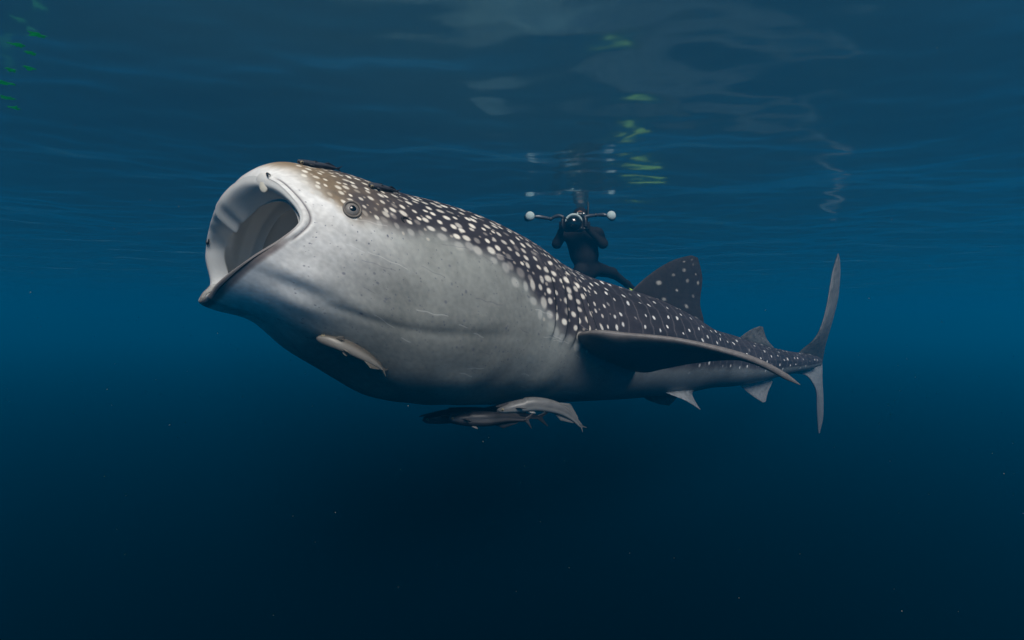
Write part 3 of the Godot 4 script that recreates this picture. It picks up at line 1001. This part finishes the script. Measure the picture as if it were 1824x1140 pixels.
# ------------------------------------------------------------------ diver
func build_diver() -> void:
	var suit := mat(Color(0.10, 0.10, 0.11), 0.8, 0.2)
	var root := thing("person", "diver in a dark wetsuit and hood at the surface, aiming a big camera", "person", spot(1040, 440, 6.45))
	var o := root.position
	var q := func(x: float, y: float, d: float) -> Vector3: return spot(x, y, d) - o
	var bones := [
		[q.call(1034, 383, 6.47), q.call(1034, 392, 6.43), 0.098, 0.088],      # hooded head
		[q.call(1034, 392, 6.47), q.call(1034, 408, 6.47), 0.06, 0.07],        # neck
		[q.call(1006, 415, 6.45), q.call(1062, 417, 6.45), 0.085, 0.085],        # shoulders
		[q.call(1034, 418, 6.47), q.call(1040, 455, 6.5), 0.15, 0.135],       # chest
		[q.call(1022, 425, 6.45), q.call(1030, 455, 6.49), 0.1, 0.1],
		[q.call(1050, 425, 6.45), q.call(1052, 455, 6.49), 0.1, 0.1],
		[q.call(1040, 455, 6.5), q.call(1045, 482, 6.58), 0.135, 0.14],       # belly and hips
		[q.call(1003, 416, 6.43), q.call(992, 434, 6.3), 0.068, 0.054],       # arms
		[q.call(992, 434, 6.3), q.call(1000, 409, 6.22), 0.052, 0.036],
		[q.call(1066, 418, 6.43), q.call(1074, 434, 6.3), 0.068, 0.054],
		[q.call(1074, 434, 6.3), q.call(1048, 409, 6.22), 0.052, 0.036],
		[q.call(1058, 478, 6.56), q.call(1090, 486, 7.0), 0.1, 0.07],          # legs
		[q.call(1090, 486, 7.0), q.call(1117, 506, 7.32), 0.064, 0.045],
		[q.call(1034, 484, 6.45), q.call(1052, 540, 6.9), 0.1, 0.07],
		[q.call(1052, 540, 6.9), q.call(1095, 578, 7.2), 0.064, 0.045],
		[q.call(1117, 506, 7.32), q.call(1128, 514, 7.42), 0.045, 0.035],      # feet
		[q.call(1095, 578, 7.2), q.call(1106, 587, 7.3), 0.045, 0.035],
	]
	var mesh := ArrayMesh.new()
	flesh(mesh, bones, 0.02, 0.018, suit)
	# gloved hands, fingers closed round the handles
	for side in [-1.0, 1.0]:
		var w: Vector3 = q.call(1000.0 if side < 0.0 else 1048.0, 409, 6.22)
		var grip: Vector3 = q.call(1003.0 if side < 0.0 else 1041.0, 401, 6.16)
		var palm := w.lerp(grip, 0.75) + Vector3(side * 0.012, 0, 0.0)
		var hand := [[w, palm, 0.03, 0.034], [palm + Vector3(0, 0.02, 0), palm - Vector3(0, 0.03, 0), 0.026, 0.024]]
		for i in 4:
			var y := 0.034 - 0.023 * i
			var l: float = [0.9, 1.0, 0.94, 0.78][i]
			var k0 := palm + Vector3(side * 0.014, y, 0.012)
			var k1 := k0 + Vector3(side * 0.012, 0, 0.042) * l
			var k2 := k1 + Vector3(-side * 0.03, -0.002, 0.012) * l
			var k3 := k2 + Vector3(-side * 0.016, 0, -0.018) * l
			hand.append([k0, k1, 0.0105, 0.01])
			hand.append([k1, k2, 0.01, 0.009])
			hand.append([k2, k3, 0.009, 0.008])
		var t0 := palm + Vector3(-side * 0.016, 0.024, 0.004)
		hand.append([t0, t0 + Vector3(-side * 0.022, 0.02, 0.02), 0.012, 0.011])
		hand.append([t0 + Vector3(-side * 0.022, 0.02, 0.02), t0 + Vector3(-side * 0.02, 0.026, 0.045), 0.011, 0.009])
		flesh(mesh, hand, 0.006, 0.004, suit)
	part("body", mesh, null, root)
	# mask and face
	var face: Vector3 = q.call(1033, 387, 6.35)
	mesh = ArrayMesh.new()
	ball(mesh, face, Vector3(0, 0, 1), Vector3.RIGHT, Vector3(0.062, 0.082, 0.03), mat(Color(0.55, 0.42, 0.35), 0.6))
	part("face", mesh, null, root)
	mesh = ArrayMesh.new()
	ball(mesh, face + Vector3(0, 0.022, 0.02), Vector3(0, 0, 1), Vector3.RIGHT, Vector3(0.082, 0.045, 0.035), mat(Color(0.04, 0.04, 0.045), 0.3))
	var mask := part("mask", mesh, null, root)
	for k in [-1.0, 1.0]:
		mesh = ArrayMesh.new()
		ball(mesh, face + Vector3(k * 0.036, 0.024, 0.045), Vector3(k * 0.15, 0, 1).normalized(), Vector3.RIGHT, Vector3(0.032, 0.03, 0.012), mat(Color(0.16, 0.2, 0.22), 0.1, 0.6))
		part("lens", mesh, null, mask)
	mesh = ArrayMesh.new()
	tube(mesh, [face + Vector3(0, -0.045, 0.02), face + Vector3(0.05, -0.04, 0.035), face + Vector3(0.098, 0.02, 0.0), face + Vector3(0.105, 0.2, -0.04)], [0.014, 0.012, 0.012, 0.012], mat(Color(0.06, 0.06, 0.06), 0.5), 10, 8)
	part("snorkel", mesh, null, root)
	# lime green fins on the feet
	var lime := mat(Color(0.80, 0.93, 0.34), 0.5, 0.4)
	var feet := [[q.call(1117, 506, 7.32), q.call(1142, 540, 7.5), q.call(1172, 596, 7.7)], [q.call(1095, 578, 7.2), q.call(1118, 604, 7.34), q.call(1146, 660, 7.5)]]
	for ft in feet:
		mesh = ArrayMesh.new()
		var d: Vector3 = (ft[2] - ft[0]).normalized()
		var side := d.cross(Vector3(0.1, 0.75, 0.65).normalized()).normalized()
		var plain := func(_t: float, _x: float, _s: float, _p: Vector3) -> Color: return Color.WHITE
		fin(mesh, [ft[0] - side * 0.05 - d * 0.05, ft[1] - side * 0.09, ft[2] - side * 0.15], [ft[0] + side * 0.05 - d * 0.05, ft[1] + side * 0.11, ft[2] + side * 0.15], 0.03, 0.008, lime, plain, 24, 12)
		var blade := part("swim_fin", mesh, null, root)
		for k in [-1.0, 1.0]:
			mesh = ArrayMesh.new()
			tube(mesh, [ft[0] + side * k * 0.05, ft[1] + side * k * 0.092, ft[2] + side * k * 0.115], [0.014, 0.012, 0.006], mat(Color(0.05, 0.05, 0.05), 0.6), 8, 8)
			part("rail", mesh, null, blade)
	build_camera_rig()

func build_camera_rig() -> void:
	var root := thing("underwater_camera", "black underwater camera with round dome port and two white strobes on arms", "camera", spot(1022, 400, 6.1))
	var o := root.position
	var black := mat(Color(0.12, 0.12, 0.13), 0.4, 0.5)
	var white := mat(Color(0.62, 0.68, 0.68), 0.6, 0.3)
	var metal := mat(Color(0.30, 0.31, 0.33), 0.35, 0.5, 0.5)
	var fwd := Vector3(-0.12, -0.02, 1.0).normalized()
	var mesh := ArrayMesh.new()
	var bones := []
	for x in [-0.08, 0.08]:
		for y in [-0.05, 0.06]:
			bones.append([Vector3(x, y, -0.05), Vector3(x, y, 0.02), 0.03, 0.03])
	for y in [-0.04, 0.0, 0.045]:
		bones.append([Vector3(-0.08, y, -0.02), Vector3(0.08, y, -0.02), 0.045, 0.045])
	flesh(mesh, bones, 0.012, 0.008, black)
	part("housing", mesh, null, root)
	mesh = ArrayMesh.new()
	tube(mesh, [fwd * 0.02, fwd * 0.06, fwd * 0.085, fwd * 0.1], [0.07, 0.075, 0.098, 0.1], mat(Color(0.08, 0.08, 0.085), 0.8, 0.1), 28, 6)
	var port := part("dome_port", mesh, null, root)
	mesh = ArrayMesh.new()
	ball(mesh, fwd * 0.085, fwd, Vector3.RIGHT, Vector3(0.092, 0.092, 0.085), mat(Color(0.05, 0.07, 0.08), 0.06, 0.6), 28, PI / 2)
	part("dome_glass", mesh, null, port)
	mesh = ArrayMesh.new()
	var arc := []
	for i in 9:
		var a := lerpf(0.15, PI - 0.15, i / 8.0)
		arc.append(fwd * 0.105 + Vector3(cos(a), sin(a), 0) * 0.099)
	tube(mesh, arc, [0.003, 0.010, 0.013, 0.015, 0.016, 0.015, 0.013, 0.010, 0.003], white, 10, 4)  # white arc added to imitate surface light reflected in the dome
	part("dome_glint", mesh, null, port)
	for k in [-1.0, 1.0]:
		mesh = ArrayMesh.new()
		tube(mesh, [Vector3(k * 0.11, -0.07, 0.0), Vector3(k * 0.135, -0.02, 0.02), Vector3(k * 0.135, 0.06, 0.02), Vector3(k * 0.12, 0.09, 0.0)], [0.012, 0.017, 0.017, 0.014], black, 12, 6)
		part("handle", mesh, null, root)
		var tip: Vector3 = spot(944.0 if k < 0.0 else 1089.0, 385.0 if k < 0.0 else 384.0, 6.1) - o
		var elbow := Vector3(k * 0.27, 0.125 if k > 0.0 else 0.08, -0.06)
		mesh = ArrayMesh.new()
		tube(mesh, [Vector3(k * 0.12, 0.09, 0.0), Vector3(k * 0.19, 0.11, -0.03), elbow], [0.014, 0.022, 0.014], metal, 12, 8)
		var arm := part("arm", mesh, null, root)
		mesh = ArrayMesh.new()
		tube(mesh, [elbow, elbow.lerp(tip, 0.5) + Vector3(0, 0.006, 0), tip - Vector3(k * 0.05, 0, 0.02)], [0.014, 0.024, 0.014], metal, 12, 8)
		part("outer_arm", mesh, null, arm)
		mesh = ArrayMesh.new()
		ball(mesh, elbow, Vector3.UP, Vector3.RIGHT, Vector3(0.024, 0.024, 0.024), black, 14)
		part("clamp", mesh, null, arm)
		var aim := Vector3(-0.25 * k, 0.0, 1.0).normalized()
		mesh = ArrayMesh.new()
		tube(mesh, [tip - aim * 0.13, tip - aim * 0.11, tip - aim * 0.02, tip], [0.03, 0.045, 0.047, 0.055], black, 20, 5)
		var strobe := part("strobe", mesh, null, root)
		mesh = ArrayMesh.new()
		ball(mesh, tip, aim, Vector3.RIGHT, Vector3(0.056, 0.056, 0.04), white, 20, PI / 2)
		part("diffuser", mesh, null, strobe)

# ------------------------------------------------------------------ added green scraps imitating reflected glints
func build_glints() -> void:
	var m := mat(Color(0.22, 0.50, 0.34), 0.6, 0.3)
	var places := [[66, 62, 0.020, "topmost added green scrap imitating a reflected glint under the surface in the left corner"], [30, 80, 0.018, "second highest added green scrap imitating a reflected glint, at far left under the surface"], [54, 94, 0.016, "thin added green scrap imitating a reflected glint just below the two highest ones at far left"],
		[20, 124, 0.017, "left one of two added green scraps imitating reflected glints side by side at mid height, far left"], [52, 121, 0.017, "right one of two added green scraps imitating reflected glints side by side at mid height, far left"],
		[10, 148, 0.022, "added green scrap imitating a reflected glint touching the left edge, below the side by side pair"], [14, 175, 0.022, "second lowest added green scrap imitating a reflected glint along the left edge"], [24, 192, 0.020, "lowest added green scrap imitating a reflected glint at far left under the surface"]]
	m.backlight_enabled = true
	m.backlight = Color(0.28, 0.8, 0.52)
	var wob := FastNoiseLite.new()
	wob.seed = 77
	wob.frequency = 1.1
	for k in places.size():
		var x: float = places[k][0]
		var y: float = places[k][1]
		var at := spot(x, y, (SURFACE - 0.07) * 912.0 / (570.0 - y))
		var p := PackedVector3Array()
		var size: float = places[k][2]
		for i in 9:
			var a := PI * i / 8.0
			for j in 25:
				var b := TAU * j / 24
				var r := size * (1.0 + 1.3 * wob.get_noise_3d(cos(b) * 1.6 + k * 5.0, sin(b) * 1.6, k))
				p.append(Vector3(cos(b) * sin(a) * r * 1.5, cos(a) * size * 0.08 + 0.12 * r * sin(a) * sin(b * 2.0 + k), sin(b) * sin(a) * r * 1.3))
		var mesh := ArrayMesh.new()
		sheet(mesh, p, 9, 25, true, m, PackedVector2Array(), PackedColorArray(), true)
		var o := part(numbered("added_glint"), mesh, null, self)
		o.position = at
		tag(o, places[k][3], "weed", "added green scraps imitating reflected glints under the surface")

func build_specks() -> void:      # plankton and silt adrift in the water
	var ball_mesh := SphereMesh.new()
	ball_mesh.radius = 1.0
	ball_mesh.height = 2.0
	ball_mesh.radial_segments = 6
	ball_mesh.rings = 4
	ball_mesh.material = mat(Color(0.5, 0.5, 0.48), 0.8)
	var mm := MultiMesh.new()
	mm.transform_format = MultiMesh.TRANSFORM_3D
	mm.mesh = ball_mesh
	mm.instance_count = 420
	for i in 420:
		var d := rng.randf_range(1.3, 9.0)
		var r := rng.randf_range(0.0006, 0.0016)
		mm.set_instance_transform(i, Transform3D(Basis().scaled(Vector3.ONE * r), Vector3(rng.randf_range(-1.1, 1.1) * d, rng.randf_range(-1.5, 1.2), -d)))
	var o := MultiMeshInstance3D.new()
	o.name = "plankton"
	o.multimesh = mm
	add_child(o, true)
	o.set_meta("kind", "stuff")
	tag(o, "fine pale plankton and silt specks adrift in the water", "plankton")
